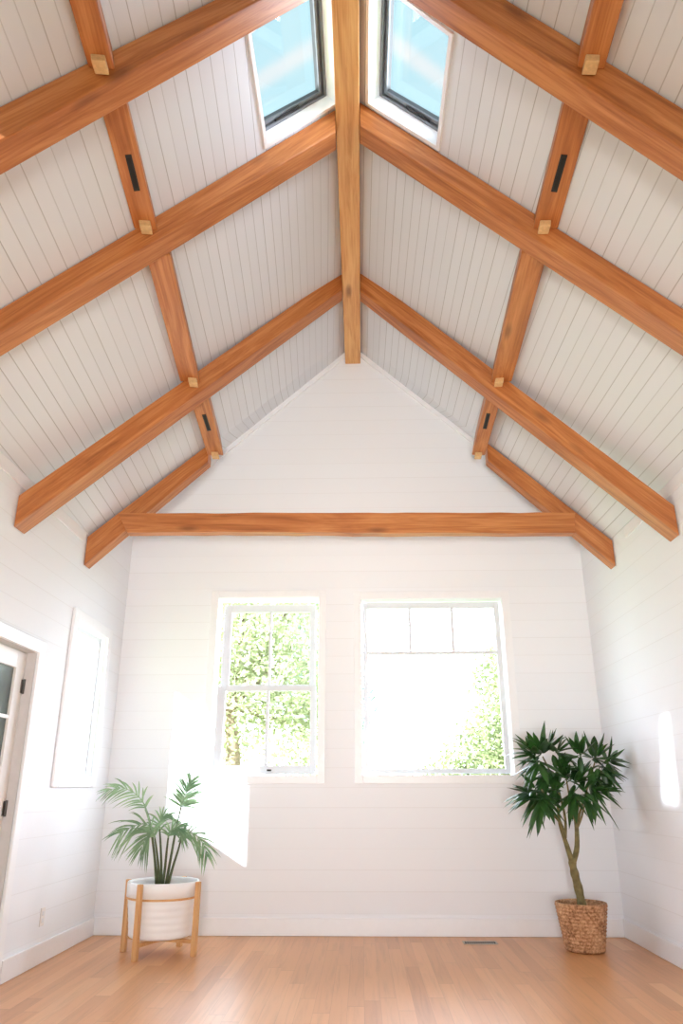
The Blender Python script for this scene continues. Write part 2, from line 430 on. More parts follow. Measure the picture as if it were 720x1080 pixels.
# ------------------------------------------------------------------ windows
def frame_boards(u0, u1, z0, z1, w, wb=None):
    """four boards round an opening (inner rect u0..u1): list of (ua,ub,za,zb)"""
    wb = wb or w
    return [(u0 - w, u0, z0 - wb, z1 + w), (u1, u1 + w, z0 - wb, z1 + w), (u0, u1, z1, z1 + w), (u0, u1, z0 - wb, z0)]
def boards_y(mb, rects, ya, yb):
    for a, b, c, d in rects: mb.box((a, ya, c), (b, yb, d))
def boards_x(mb, rects, xa, xb):
    for a, b, c, d in rects: mb.box((xa, a, c), (xb, b, d))
def inset(r, d): return (r[0] + d, r[1] - d, r[2] + d, r[3] - d)

def window_back_1():
    root = empty('window_1', (sum(W1[:2]) / 2, YB, W1[2]))
    struct(root, 'white double hung window with a two over two sash, beside the palm', 'window')
    mb = MB(); boards_y(mb, frame_boards(*W1, 0.07), YB - 0.024, YB - 0.001)
    u0, u1, z0, z1 = W1
    mb.build('casing', M['trim'], root, bevel=0.004)
    mb = MB(); boards_y(mb, frame_boards(*inset(W1, 0.0), 0.03), YB + 0.001, YB + 0.19); mb.build('jamb', M['trim'], root)
    zm = 2.035
    # upper sash, set back
    mb = MB(); su = (u0 + 0.04, u1 - 0.035, zm, z1 - 0.04)
    s_in = (u0 + 0.115, u1 - 0.09, zm + 0.03, z1 - 0.115)
    boards_y(mb, [(su[0], s_in[0], su[2], su[3]), (s_in[1], su[1], su[2], su[3]), (s_in[0], s_in[1], s_in[3], su[3]), (s_in[0], s_in[1], su[2], s_in[2])], YB + 0.11, YB + 0.15)
    us = mb.build('upper_sash', M['sash'], root, bevel=0.003)
    xm = (s_in[0] + s_in[1]) / 2
    mb = MB(); mb.box((xm - 0.011, YB + 0.115, s_in[2]), (xm + 0.011, YB + 0.145, s_in[3])); mb.build('muntin', M['sash'], us)
    mb = MB(); mb.box((s_in[0] - 0.005, YB + 0.128, s_in[2] - 0.005), (s_in[1] + 0.005, YB + 0.132, s_in[3] + 0.005)); mb.build('pane', M['glass'], us)
    # lower sash
    mb = MB(); sl = (u0 + 0.02, u1 - 0.02, z0 + 0.012, zm + 0.012)
    l_in = (u0 + 0.10, u1 - 0.075, z0 + 0.085, zm - 0.035)
    boards_y(mb, [(sl[0], l_in[0], sl[2], sl[3]), (l_in[1], sl[1], sl[2], sl[3]), (l_in[0], l_in[1], l_in[3], sl[3]), (l_in[0], l_in[1], sl[2], l_in[2])], YB + 0.06, YB + 0.10)
    ls = mb.build('lower_sash', M['sash'], root, bevel=0.003)
    xm = (l_in[0] + l_in[1]) / 2
    mb = MB(); mb.box((xm - 0.013, YB + 0.065, l_in[2]), (xm + 0.013, YB + 0.095, l_in[3])); mb.build('muntin', M['sash'], ls)
    mb = MB(); mb.box((l_in[0] - 0.005, YB + 0.078, l_in[2] - 0.005), (l_in[1] + 0.005, YB + 0.082, l_in[3] + 0.005)); mb.build('pane', M['glass'], ls)
    mb = MB(); xh = xm + 0.035; zz = z0 + 0.045
    mb.box((xh - 0.02, YB + 0.045, zz - 0.008), (xh + 0.02, YB + 0.06, zz + 0.008)); h = mb.build('sash_lift', M['darkmetal'], ls, bevel=0.003)
window_back_1()

def window_back_2():
    root = empty('window_2', (sum(W2[:2]) / 2, YB, W2[2]))
    struct(root, 'large white picture window with three small panes along its top', 'window')
    u0, u1, z0, z1 = W2
    mb = MB(); boards_y(mb, frame_boards(*W2, 0.072), YB - 0.024, YB - 0.001); mb.build('casing', M['trim'], root, bevel=0.004)
    mb = MB(); boards_y(mb, frame_boards(*W2, 0.03), YB + 0.001, YB + 0.19); mb.build('jamb', M['trim'], root)
    s_in = (u0 + 0.06, u1 - 0.062, z0 + 0.055, z1 - 0.07)
    mb = MB(); o = inset(W2, 0.014)
    boards_y(mb, [(o[0], s_in[0], o[2], o[3]), (s_in[1], o[1], o[2], o[3]), (s_in[0], s_in[1], s_in[3], o[3]), (s_in[0], s_in[1], o[2], s_in[2])], YB + 0.07, YB + 0.115)
    sa = mb.build('sash', M['sash'], root, bevel=0.003)
    zt = 2.352
    mb = MB(); mb.box((s_in[0], YB + 0.075, zt - 0.014), (s_in[1], YB + 0.11, zt + 0.014))
    for k in (1, 2):
        xm = s_in[0] + (s_in[1] - s_in[0]) * k / 3
        mb.box((xm - 0.012, YB + 0.075, zt + 0.014), (xm + 0.012, YB + 0.11, s_in[3]))
    mb.build('muntin', M['sash'], sa)
    mb = MB(); mb.box((s_in[0] - 0.005, YB + 0.09, s_in[2] - 0.005), (s_in[1] + 0.005, YB + 0.094, s_in[3] + 0.005)); mb.build('pane', M['glass'], sa)
window_back_2()

def window_left():
    root = empty('window_3', (XL, sum(W3[:2]) / 2, W3[2]))
    struct(root, 'narrow white side window blown out by sunlight', 'window')
    u0, u1, z0, z1 = W3
    mb = MB(); boards_x(mb, frame_boards(*W3, 0.09), XL + 0.001, XL + 0.024); mb.build('casing', M['trim'], root, bevel=0.004)
    mb = MB(); boards_x(mb, frame_boards(*W3, 0.02), XL - 0.075, XL - 0.001); mb.build('jamb', M['trim'], root)
    o = inset(W3, 0.008); s_in = inset(W3, 0.05)
    mb = MB(); boards_x(mb, [(o[0], s_in[0], o[2], o[3]), (s_in[1], o[1], o[2], o[3]), (s_in[0], s_in[1], s_in[3], o[3]), (s_in[0], s_in[1], o[2], s_in[2])], XL - 0.07, XL - 0.04)
    sa = mb.build('sash', M['sash'], root, bevel=0.003)
    mb = MB(); mb.box((XL - 0.057, s_in[0] - 0.005, s_in[2] - 0.005), (XL - 0.053, s_in[1] + 0.005, s_in[3] + 0.005)); mb.build('pane', M['glass'], sa)
window_left()

# ------------------------------------------------------------------ door on the left wall
def door():
    root = empty('door_1', (XL, sum(DR[:2]) / 2, 0))
    struct(root, 'white glazed door with grey green panes, partly in the frame', 'door')
    u0, u1, z0, z1 = DR
    mb = MB(); w = 0.09
    boards_x(mb, [(u0 - w, u0, 0.001, z1 + w), (u1, u1 + w, 0.001, z1 + w), (u0, u1, z1, z1 + w)], XL + 0.001, XL + 0.022); mb.build('casing', M['trim'], root, bevel=0.006)
    mb = MB()
    boards_x(mb, [(u0 - 0.02, u0, 0.001, z1 + 0.02), (u1, u1 + 0.02, 0.001, z1 + 0.02), (u0, u1, z1, z1 + 0.02)], XL - 0.16, XL - 0.001); mb.build('jamb', M['jambwood'], root)
    xs0, xs1 = XL - 0.105, XL - 0.065
    o = (u0 + 0.006, u1 - 0.006, 0.012, z1 - 0.006); st = 0.13
    gi = (o[0] + st, o[1] - st, 0.30, o[3] - 0.115)
    mb = MB(); boards_x(mb, [(o[0], gi[0], o[2], o[3]), (gi[1], o[1], o[2], o[3]), (gi[0], gi[1], gi[3], o[3]), (gi[0], gi[1], o[2], gi[2])], xs0, xs1)
    leaf = mb.build('door_leaf', M['door'], root, bevel=0.003)
    mb = MB(); nz = 5
    for k in range(1, nz):
        z = gi[2] + (gi[3] - gi[2]) * k / nz; mb.box((xs0 + 0.005, gi[0], z - 0.011), (xs1 - 0.005, gi[1], z + 0.011))
    ym = (gi[0] + gi[1]) / 2; mb.box((xs0 + 0.005, ym - 0.011, gi[2]), (xs1 - 0.005, ym + 0.011, gi[3]))
    mb.build('muntin', M['door'], leaf)
    mb = MB(); mb.box((xs0 + 0.018, gi[0] - 0.004, gi[2] - 0.004), (xs1 - 0.018, gi[1] + 0.004, gi[3] + 0.004)); mb.build('pane', M['doorglass'], leaf)
    for z in (1.80, 1.02, 0.25):
        mb = MB(); mb.tube([(xs1 + 0.008, o[1] + 0.002, z - 0.05), (xs1 + 0.008, o[1] + 0.002, z + 0.05)], 0.008, 10)
        mb.box((xs1, o[1] - 0.03, z - 0.045), (xs1 + 0.003, o[1], z + 0.045)); mb.build('hinge', M['hinge'], leaf)
door()

# ------------------------------------------------------------------ skylights
def skylight(side, num):
    xa, xb, y0, ya, yb = SKY[side]
    n_out = -roof_n(side)
    root = empty('window_%d' % num, roof_pt(xa, ya))
    struct(root, 'roof skylight beside the ridge beam, on the %s slope' % ('door side' if side < 0 else 'plain wall side'), 'skylight')
    h = [roof_pt(xa, y0), roof_pt(xb, y0), roof_pt(xb, yb), roof_pt(xa, ya)]
    c = sum(h, Vector()) / 4
    def shrink(q, d):   # move each side in by d inside the roof plane
        out = []
        ex = (q[1] - q[0]).normalized(); ey = Vector((0, 1, 0))
        sg = 1
        s0 = d * (1 if True else 0)
        a = q[0] + ex * s0 + ey * s0; b = q[1] - ex * s0 + ey * s0
        cc = q[2] - ex * s0 - ey * s0; dd = q[3] + ex * s0 - ey * s0
        return [a, b, cc, dd]
    def ring(name, o_, i_, a, b, mat, parent=root):
        """solid ring between quads, from depth a to b outward of the roof"""
        mb = MB()
        for k in range(4):
            j = (k + 1) % 4
            base = [o_[k], o_[j], i_[j], i_[k]]
            mb.prism([p + n_out * a for p in base], [p + n_out * b for p in base])
        return mb.build(name, mat, parent)
    ring('casing', shrink(h, -0.004), shrink(h, 0.022), -0.014, 0.012, M['trim'])
    q1 = shrink(h, 0.022)
    ring('shaft_lining', shrink(h, -0.006), shrink(h, 0.008), 0.012, 0.10, M['trim'])
    q1 = shrink(h, 0.008)
    ring('curb', shrink(h, 0.004), shrink(h, 0.03), 0.10, 0.125, M['alu'])
    fr = ring('sash', shrink(h, 0.01), shrink(h, 0.055), 0.125, 0.16, M['aludark'])
    ring('gasket', shrink(h, 0.036), shrink(h, 0.062), 0.116, 0.126, M['alu'], fr)
    mb = MB(); q = shrink(h, 0.05)
    mb.prism([p + n_out * 0.140 for p in q], [p + n_out * 0.144 for p in q]); mb.build('pane', M['glass'], fr)
    # operator arm lying on the lower rail
    a, b = q1[3] + n_out * 0.108, q1[2] + n_out * 0.108
    mb = MB(); mb.tube([a.lerp(b, 0.3) - Vector((0, .03, 0)), a.lerp(b, 0.62) - Vector((0, .035, 0))], 0.008, 6); mb.build('operator_arm', M['darkmetal'], fr)
skylight(-1, 4); skylight(1, 5)

# ------------------------------------------------------------------ timber frame
def frame_from(o, xdir, ydir):
    x = xdir.normalized(); z = x.cross(ydir).normalized(); y = z.cross(x).normalized()
    return Matrix(((x.x, y.x, z.x, o.x), (x.y, y.y, z.y, o.y), (x.z, y.z, z.z, o.z), (0, 0, 0, 1)))

RAFT = {}
def rafter(key, side, T0, T1, bot, t, name, label, trim=None, mat='beam'):
    """T0 ridge end, T1 wall end (top edge of the camera-side face). bot: two pixels on the lower edge of that face"""
    d = T1 - T0; nrm = Vector((-d.y, d.x, 0)).normalized()
    if nrm.y < 0: nrm = -nrm
    P = [on_plane(*q, T0, nrm) for q in bot]
    dh = Vector((d.x, d.y, 0)); L2 = dh.length
    def s_of(p): return (Vector((p.x - T0.x, p.y - T0.y, 0))).dot(dh) / (L2 * L2)
    s0, s1 = s_of(P[0]), s_of(P[1])
    def low(s): return P[0].z + (P[1].z - P[0].z) * (s - s0) / (s1 - s0)
    B0 = Vector((T0.x, T0.y, low(0))); B1 = Vector((T1.x, T1.y, low(1)))
    mb = MB()
    dd = Vector((0, 1, 0)) * (t / nrm.y)                 # straight back: same x, so ends stay flush
    front, back = [T0, T1, B1, B0], [T0 + dd, T1 + dd, B1 + dd, B0 + dd]
    mb.prism(front, back)
    o = mb.build(name, M[mat], frame=frame_from(T0, d, nrm), bevel=0.007)
    RAFT[key] = (T0, T1, B0, B1, nrm, t)
    tag(o, label, 'rafter', 'timber rafters')
    return o

def raft_points(pa, pb, side, off=0.012):
    A, B = on_roof(*pa, side, off), on_roof(*pb, side, off)
    xr = XC + side * 0.084; xw = (XL + 0.004) if side < 0 else (XR - 0.004)
    f = lambda x: A + (B - A) * ((x - A.x) / (B.x - A.x))
    return f(xr), f(xw)

# second truss: ends seen on the walls
for side, pa, pend, bot, lab in (
        (-1, (300, 327.5), (19.5, 522.5), ((300, 349), (9.5, 558.8)), 'honey timber rafter whose cut foot meets the wall above the glazed door, whole in view'),
        (1, (440, 329.4), (711, 533), ((440, 353), (719, 566.6)), 'honey timber rafter whose cut foot meets the plain wall, whole in view')):
    A = on_roof(*pa, side, 0.012)
    E = atX(*pend, XL + 0.006 if side < 0 else XR - 0.006)
    xr = XC + side * 0.084
    A0 = A + (E - A) * ((xr - A.x) / (E.x - A.x))
    # keep the ridge end below the boards
    rafter(('2', side), side, A0, E, bot, 0.145, 'rafter', lab)
for side, key, pa, pb, bot, t, lab in (
        (-1, '3', (359, 112), (45, 299), ((359, 136), (0, 351)), 0.15, 'honey timber rafter under the lower edge of the door side skylight'),
        (1, '3', (385, 111), (720, 325), ((385, 136), (720, 352)), 0.15, 'honey timber rafter under the lower edge of the plain wall side skylight'),
        (-1, '4', (219, 3), (0, 112), ((220, 29), (0, 149)), 0.14, 'honey timber rafter crossing the upper end of the door side skylight, nearest the camera'),
        (1, '4', (535, 0), (720, 114), ((475, 0), (720, 157)), 0.14, 'honey timber rafter crossing the upper end of the plain wall side skylight, nearest the camera')):
    T0, T1 = raft_points(pa, pb, side)
    rafter((key, side), side, T0, T1, bot, t, 'rafter', lab)
# short knee rafters by the gable
for side, pa, pend, bot, lab in (
        (-1, (216, 471.4), (92, 566), ((220, 486), (87, 597)), 'short timber rafter from collar tie up to the purlin end, door side'),
        (1, (517.5, 470), (645.6, 570), ((509, 481), (652, 599)), 'short timber rafter from collar tie up to the purlin end, plain wall side')):
    E = atX(*pend, XL + 0.006 if side < 0 else XR - 0.006)
    A = on_roof(*pa, side, 0.02)
    A2 = A + (A - E) * 0.04
    rafter(('1', side), side, A2, E, bot, 0.12, 'short_rafter', lab)
# collar tie
def collar():
    a = RAFT[('1', -1)]; b = RAFT[('1', 1)]
    tl = on_plane(120, 540.5, a[0], a[4]); tr = on_plane(611, 540, b[0], b[4])
    d = tr - tl; d.z = 0; n = Vector((-d.y, d.x, 0)).normalized(); f = tl - n * 0.004
    pts = [on_plane(x, y, f, n) for x, y in ((124, 541), (606.5, 540.5), (606, 562), (134, 561.5))]
    mb = MB(); t = 0.10; m = 24
    rnd = random.Random(3)
    top = [pts[0].lerp(pts[1], i / m) for i in range(m + 1)]; bot = [pts[3].lerp(pts[2], i / m) for i in range(m + 1)]
    for i in range(2, m - 1):
        top[i].z += rnd.uniform(-0.004, 0.004) - 0.008 * math.sin(math.pi * i / m) * 0; bot[i].z += rnd.uniform(-0.004, 0.004) + 0.004 * math.sin(7 * i / m)
    poly = top + bot[::-1]
    mb.prism(poly, [p + n * t for p in poly])
    o = mb.build('collar_tie', M['beam'], frame=frame_from(pts[0], pts[1] - pts[0], n), bevel=0.005)
    tag(o, 'long horizontal timber collar tie crossing the gable wall above the windows', 'beam')
collar()
# ridge beam
def ridge():
    x0, x1 = XC - 0.082, XC + 0.082; zb = 5.472; y0, y1 = YF, YB - 0.002
    g = 0.004
    sec = [(x0, zb), (x1, zb), (x1, roof_z(x1) - g), (XC, ZR - g), (x0, roof_z(x0) - g)]
    mb = MB(); mb.prism([Vector((x, y0, z)) for x, z in sec], [Vector((x, y1, z)) for x, z in sec])
    o = mb.build('ridge_timber', M['ridge'], frame=frame_from(Vector((XC, y0, zb)), Vector((0, 1, 0)), Vector((-1, 0, 0))), bevel=0.006)
    tag(o, 'pale knotty timber running along the very top of the roof to the gable', 'beam')
ridge()

# purlins: (key far truss, near truss, far-end left/right bottom pixels, near-end left/right, slot pixel pair, peg pixel)
def purlin(side, kf, kn, far, near, label, slot=None, peg=None, cont=None):
    T0, T1, B0, B1, n, t = RAFT[(kf, side)]
    pf = [on_plane(*q, T0 - n * 0.003, n) for q in far]
    cz = (pf[0].z + pf[1].z) / 2
    cf = (pf[0] + pf[1]) / 2; w = abs(pf[1].x - pf[0].x) / 2 * 1.08
    off = roof_z(cf.x) - cf.z
    cn_px = ((near[0][0] + near[1][0]) / 2, (near[0][1] + near[1][1]) / 2)
    cn = on_roof(*cn_px, side, off)
    d = (cn - cf)
    # stretch to the back face of the near truss
    if kn:
        Q0, Q1, _, _, m, tt = RAFT[(kn, side)]
        pl = Q0 + m * (tt + 0.003); s = (pl - cf).dot(m) / d.dot(m)
    else:
        s = (1.2 - cf.y) / d.y; m = Vector((0, 1, 0)); pl = cf + d * s
    def endpts(c, pl_, m_):
        out = []
        for sx in (-w, w):
            p = Vector((c.x + sx, c.y, c.z - side * sx * 0.2)); k = (pl_ - p).dot(m_) / d.dot(m_); out.append(p + d * k)
        return out
    F = endpts(cf, T0 - n * 0.003, n); E = endpts(cf + d * s, pl, m)
    g = 0.006
    def sec(b, pl_, m_):
        l, r = b
        up = []
        for c in (r, l):                       # sides lean with the roof; stop just under the boards
            h = max(0.004, roof_z(c.x) - g - c.z); sl = slope(side)
            h = max(0.004, (roof_z(c.x) - g - c.z) / (1 + 0.2 * sl))
            q = Vector((c.x + side * 0.2 * h, c.y, c.z + h)); up.append(q + d * ((pl_ - q).dot(m_) / d.dot(m_)))
        return [l, r, up[0], up[1]]
    root = empty('purlin', cf)
    tag(root, label, 'purlin', 'purlins')
    mb = MB(); mb.prism(sec(F, T0 - n * 0.003, n), sec(E, pl, m))
    xd = (E[0] - F[0])
    mb.build('timber', M['beam'], root, frame=frame_from(F[0], xd, Vector((1, 0, -side * 0.2))), bevel=0.008)
    fr = frame_from(cf, d, Vector((1, 0, -side * 0.2)))
    ax = d.normalized(); lat = fr.col[1].to_3d()
    zdn = fr.col[2].to_3d(); zdn = -zdn if zdn.z > 0 else zdn
    def slab(name, p, q, hw, z0, z1, mat, par):
        mb = MB()
        base = [p - lat * hw, p + lat * hw, q + lat * hw, q - lat * hw]
        mb.prism([v + zdn * z0 for v in base], [v + zdn * z1 for v in base]); return mb.build(name, mat, par, origin=p)
    if slot:
        zc = cf.z
        p, q = [on_plane(*s_, cf, fr.col[2].to_3d()) for s_ in slot]
        e = slab('steel_slot', p, q, 0.017, -0.004, 0.004, M['darkmetal'], root)
        slab('recess_shade', p + (q - p) * 0.08, p + (q - p) * 0.92, 0.009, 0.004, 0.006, M['black'], e)  # flat black plate, painted shade for the hollow of the slot
    if peg:
        hw = 0.031
        p = on_plane(*peg, cf, fr.col[2].to_3d()) + ax * 0.0
        kk = (T0 - n * 0.003 - p).dot(n) / d.dot(n)
        pe = p + d * kk                         # on the rafter face
        mb = MB()
        def onface(v): return v + d * ((T0 - n * 0.006 - v).dot(n) / d.dot(n))
        a0 = onface(pe - lat * hw); a1 = onface(pe + lat * hw)
        L0 = [a0, a1, a1 + ax * 0.07, a0 + ax * 0.07]
        mb.prism([v + zdn * 0.0005 for v in L0], [v + zdn * 0.045 for v in L0])
        mb.build('peg', M['peg'], root, origin=pe, bevel=0.004)
    return root

GP = 'purlin on the %s slope, '
LS, RS = 'door side', 'plain wall side'
def mir(p): return (729 - p[0], p[1])
pur = [
    ('4', None, ((93, 80), (122, 66)), ((71, 0), (104, 0)), None, (107, 72), 'timber purlin nearest the camera, %s, running up out of view'),
    ('3', '4', ((141.5, 248), (166, 236)), ((106, 113), (131, 98)), ((135, 163), (144.5, 201)), (155, 243), 'timber purlin with a black slot, %s, beside the skylight'),
    ('2', '3', ((190, 409), (211, 398)), ((156, 277), (178, 264)), None, (203.5, 402), 'timber purlin without a slot, %s, between the two middle rafters'),
    ('1', '2', ((219, 484), (235.5, 476.5)), ((206, 433), (219, 424)), ((215, 437), (220.5, 454)), (226.5, 478), 'shortest slotted timber purlin, %s, ending by the gable wall'),
]
for kf, kn, far, near, slot, peg, lab in pur:
    purlin(-1, kf, kn, far, near, lab % LS, slot, peg)
purr = [
    ('4', None, ((608, 66), (637, 80)), ((625, 0), (659, 0)), None, (621, 73), 'timber purlin nearest the camera, %s, running up out of view'),
    ('3', '4', ((562, 235), (588, 248)), ((598, 100), (622, 115)), ((595, 163), (584, 202)), (572.5, 243), 'timber purlin with a black slot, %s, beside the skylight'),
    ('2', '3', ((517.5, 398), (539, 409)), ((551, 266), (573, 278)), None, (526, 402), 'timber purlin without a slot, %s, between the two middle rafters'),
    ('1', '2', ((497.5, 476.5), (511, 484)), ((510, 424), (526, 433)), ((515, 436), (511, 452)), (504.5, 478), 'shortest slotted timber purlin, %s, ending by the gable wall'),
]
for kf, kn, far, near, slot, peg, lab in purr:
    purlin(1, kf, kn, far, near, lab % RS, slot, peg)

# ------------------------------------------------------------------ palm in its stand
PX, PY = -1.515, 6.25
def plant_stand():
    root = empty('plant_stand', (PX, PY, 0))
    tag(root, 'light wooden plant stand with four posts holding the white pot', 'plant stand')
    R = 0.286
    ang = [math.radians(a) for a in (-110, -18, 166, 72)]
    for a in ang:
        mb = MB(); c = Vector((math.cos(a), math.sin(a), 0)); tn = Vector((-c.y, c.x, 0))
        hw = 0.019
        o0 = c * (R + 0.006); o1 = c * (R + 0.012)
        b = [o0 - c * hw - tn * hw, o0 + c * hw - tn * hw, o0 + c * hw + tn * hw, o0 - c * hw + tn * hw]
        tp = [o1 - c * hw * .9 - tn * hw * .9, o1 + c * hw * .9 - tn * hw * .9, o1 + c * hw * .9 + tn * hw * .9, o1 - c * hw * .9 + tn * hw * .9]
        ctr = Vector((PX, PY, 0))
        mb.prism([ctr + v + Vector((0, 0, 0.001)) for v in b], [ctr + v + Vector((0, 0, 0.49)) for v in tp])
        mb.build('leg', M['standwood'], root, frame=frame_from(ctr + o0, Vector((0, 0, 1)), tn), bevel=0.004)
    mb = MB()
    for a in ang[:2]:
        c = Vector((math.cos(a), math.sin(a), 0)); tn = Vector((-c.y, c.x, 0)); z = 0.084 if a == ang[0] else 0.0845
        p, q = Vector((PX, PY, z)) - c * (R - 0.02), Vector((PX, PY, z)) + c * (R - 0.02)
        base = [p - tn * 0.014, p + tn * 0.014, q + tn * 0.014, q - tn * 0.014]
        mb.prism(base, [v + Vector((0, 0, 0.024)) for v in base])
    mb.build('cross_bar', M['standwood'], root)
plant_stand()

def curve_pts(pts, n):
    """Catmull-Rom through pts"""
    pts = [Vector(p) for p in pts]; out = []
    P = [pts[0] * 2 - pts[1]] + pts + [pts[-1] * 2 - pts[-2]]
    m = len(pts) - 1
    for k in range(n + 1):
        t = k / n * m; i = min(int(t), m - 1); f = t - i
        a, b, c, d = P[i], P[i + 1], P[i + 2], P[i + 3]
        out.append(0.5 * ((2 * b) + (c - a) * f + (2 * a - 5 * b + 4 * c - d) * f * f + (3 * b - a - 3 * c + d) * f ** 3))
    return out

def leaflet(mb, base, tip_dir, length, width, side_dir, droop=0.25, seg=5):
    """slim tapering blade with a folded midrib"""
    tip_dir = tip_dir.normalized(); sd = (side_dir - tip_dir * side_dir.dot(tip_dir)).normalized()
    nn = tip_dir.cross(sd).normalized()
    vs = []; fs = []
    for i in range(seg + 1):
        t = i / seg; w = width * (math.sin(math.pi * min(1, (0.12 + 0.88 * t)) ** 0.8) if t < 1 else 0.0)
        c = base + tip_dir * (length * t) + Vector((0, 0, -1)) * (droop * length * t * t)
        fold = nn * (w * 0.25)
        vs += [c - sd * w / 2 + fold, c, c + sd * w / 2 + fold]
    for i in range(seg):
        a = i * 3
        fs += [(a, a + 1, a + 4, a + 3), (a + 1, a + 2, a + 5, a + 4)]
    mb.add(vs, fs)

def palm():
    root = empty('potted_palm', (PX, PY, 0.13))
    tag(root, 'green fan leaved palm in a ribbed white pot, on the wooden stand', 'potted plant')
    zb, zt = 0.118, 0.49
    prof = [(0.001, zb), (0.212, zb), (0.226, zb + 0.008)]
    n = 26
    for i in range(n + 1):
        t = i / n; z = zb + 0.015 + (0.388 - zb - 0.015) * t
        prof.append((0.228 + 0.03 * t + 0.0012 * math.sin(t * n * 1.35), z))
    prof += [(0.258, 0.389), (0.2675, 0.391), (0.2685, 0.48), (0.265, zt), (0.255, zt), (0.25, 0.482), (0.244, 0.44), (0.238, 0.42)]
    mb = MB(); mb.lathe(prof, PX, PY, 56); mb.build('pot', M['pot'], root, smooth=True)
    mb = MB(); mb.lathe([(0.2595, 0.374), (0.2645, 0.376), (0.2645, 0.388), (0.2595, 0.389)], PX, PY, 48, close=True); mb.build('wooden_band', M['standwood'], root)
    mb = MB(); mb.lathe([(0.2395, 0.43), (0.1, 0.438), (0.001, 0.44)], PX, PY, 32); mb.build('soil', M['soil'], root, smooth=True)
    rnd = random.Random(11)
    W = lambda x, y, dy=0.0: atY(x, y, PY + dy)
    # spine pixels from where the stem ends, depth offset, leaflet length (m), side
    fr = [
        dict(stem=((165, 938), (163, 905), (158, 868), (152, 848)), spine=((155, 856), (150, 845), (141, 836), (128, 831), (112, 834)), dy=-0.10, L=0.15, wild=0.5, fan=0),
        dict(stem=((174, 938), (180, 905), (186, 872), (191, 851)), spine=((190, 853), (193, 845), (197, 834), (201, 824)), dy=0.04, L=0.20, wild=0.3, fan=1),
        dict(stem=((166, 938), (164, 915), (162, 892), (160, 876)), spine=((163, 882), (159, 872), (149, 869), (137, 873), (126, 879)), dy=-0.10, L=0.19, wild=0.6, fan=0),
        dict(stem=((176, 938), (182, 915), (188, 896), (191, 884)), spine=((188, 888), (193, 880), (203, 879), (213, 888), (219, 904)), dy=0.0, L=0.15, wild=0.4, fan=0),
        dict(stem=((170, 938), (170, 910), (169, 885), (168, 872)), spine=((169, 880), (168, 869), (171, 862), (178, 860)), dy=0.10, L=0.15, wild=0.6, fan=0),
        dict(stem=((168, 938), (167, 915), (165, 896), (163, 882)), spine=((164, 884), (160, 878), (154, 884), (148, 896)), dy=-0.13, L=0.15, wild=0.6, fan=0),
        dict(stem=((171, 938), (174, 915), (176, 895), (178, 878)), spine=((177, 884), (180, 876), (187, 873), (193, 878)), dy=-0.06, L=0.13, wild=0.6, fan=0),
    ]
    for f in fr:
        dy = f['dy']; st = [W(x, y, dy * k / 3.0) for k, (x, y) in enumerate(f['stem'])]
        st[0].z = 0.432
        cp = curve_pts(st, 14)
        mb = MB(); mb.tube(cp, [0.012 - 0.006 * i / 14 for i in range(15)], 7)
        mb.build('stem', M['palmstem'], root, smooth=True)
        sp = curve_pts([W(x, y, dy * (1 + 0.5 * k / 4)) for k, (x, y) in enumerate(f['spine'])], 22)
        mb = MB(); mb.tube(sp, [0.005 - 0.0035 * i / 22 for i in range(23)], 5)
        for i in [j for j in range(2, 23) if f['fan'] or j % 3 != 1]:
            t = i / 22; tg = (sp[min(i + 1, 22)] - sp[i - 1]).normalized()
            ln = f['L'] * (0.55 + 0.75 * math.sin(math.pi * min(1, t * 0.85 + 0.12)))
            if f['fan']: ln = f['L'] * (0.9 if t < 0.7 else 0.7)
            for s in (-1, 1):
                side = tg.cross(Vector((0, -1, 0.25))).normalized() * s
                ang = (1.25 - 0.8 * t if f['fan'] else 0.95 - 0.55 * t) + rnd.uniform(-0.12, 0.12)
                dv = tg * math.cos(ang) + side * math.sin(ang) + Vector((rnd.uniform(-.15, .15), rnd.uniform(-f['wild'], f['wild'] * 0.4), rnd.uniform(-.1, .1)))
                leaflet(mb, sp[i], dv, ln * rnd.uniform(0.8, 1.1), 0.014, tg, droop=0.12 if f['fan'] else 0.4)
        mb.build('frond', M['palm'], root, fix=False)
palm()

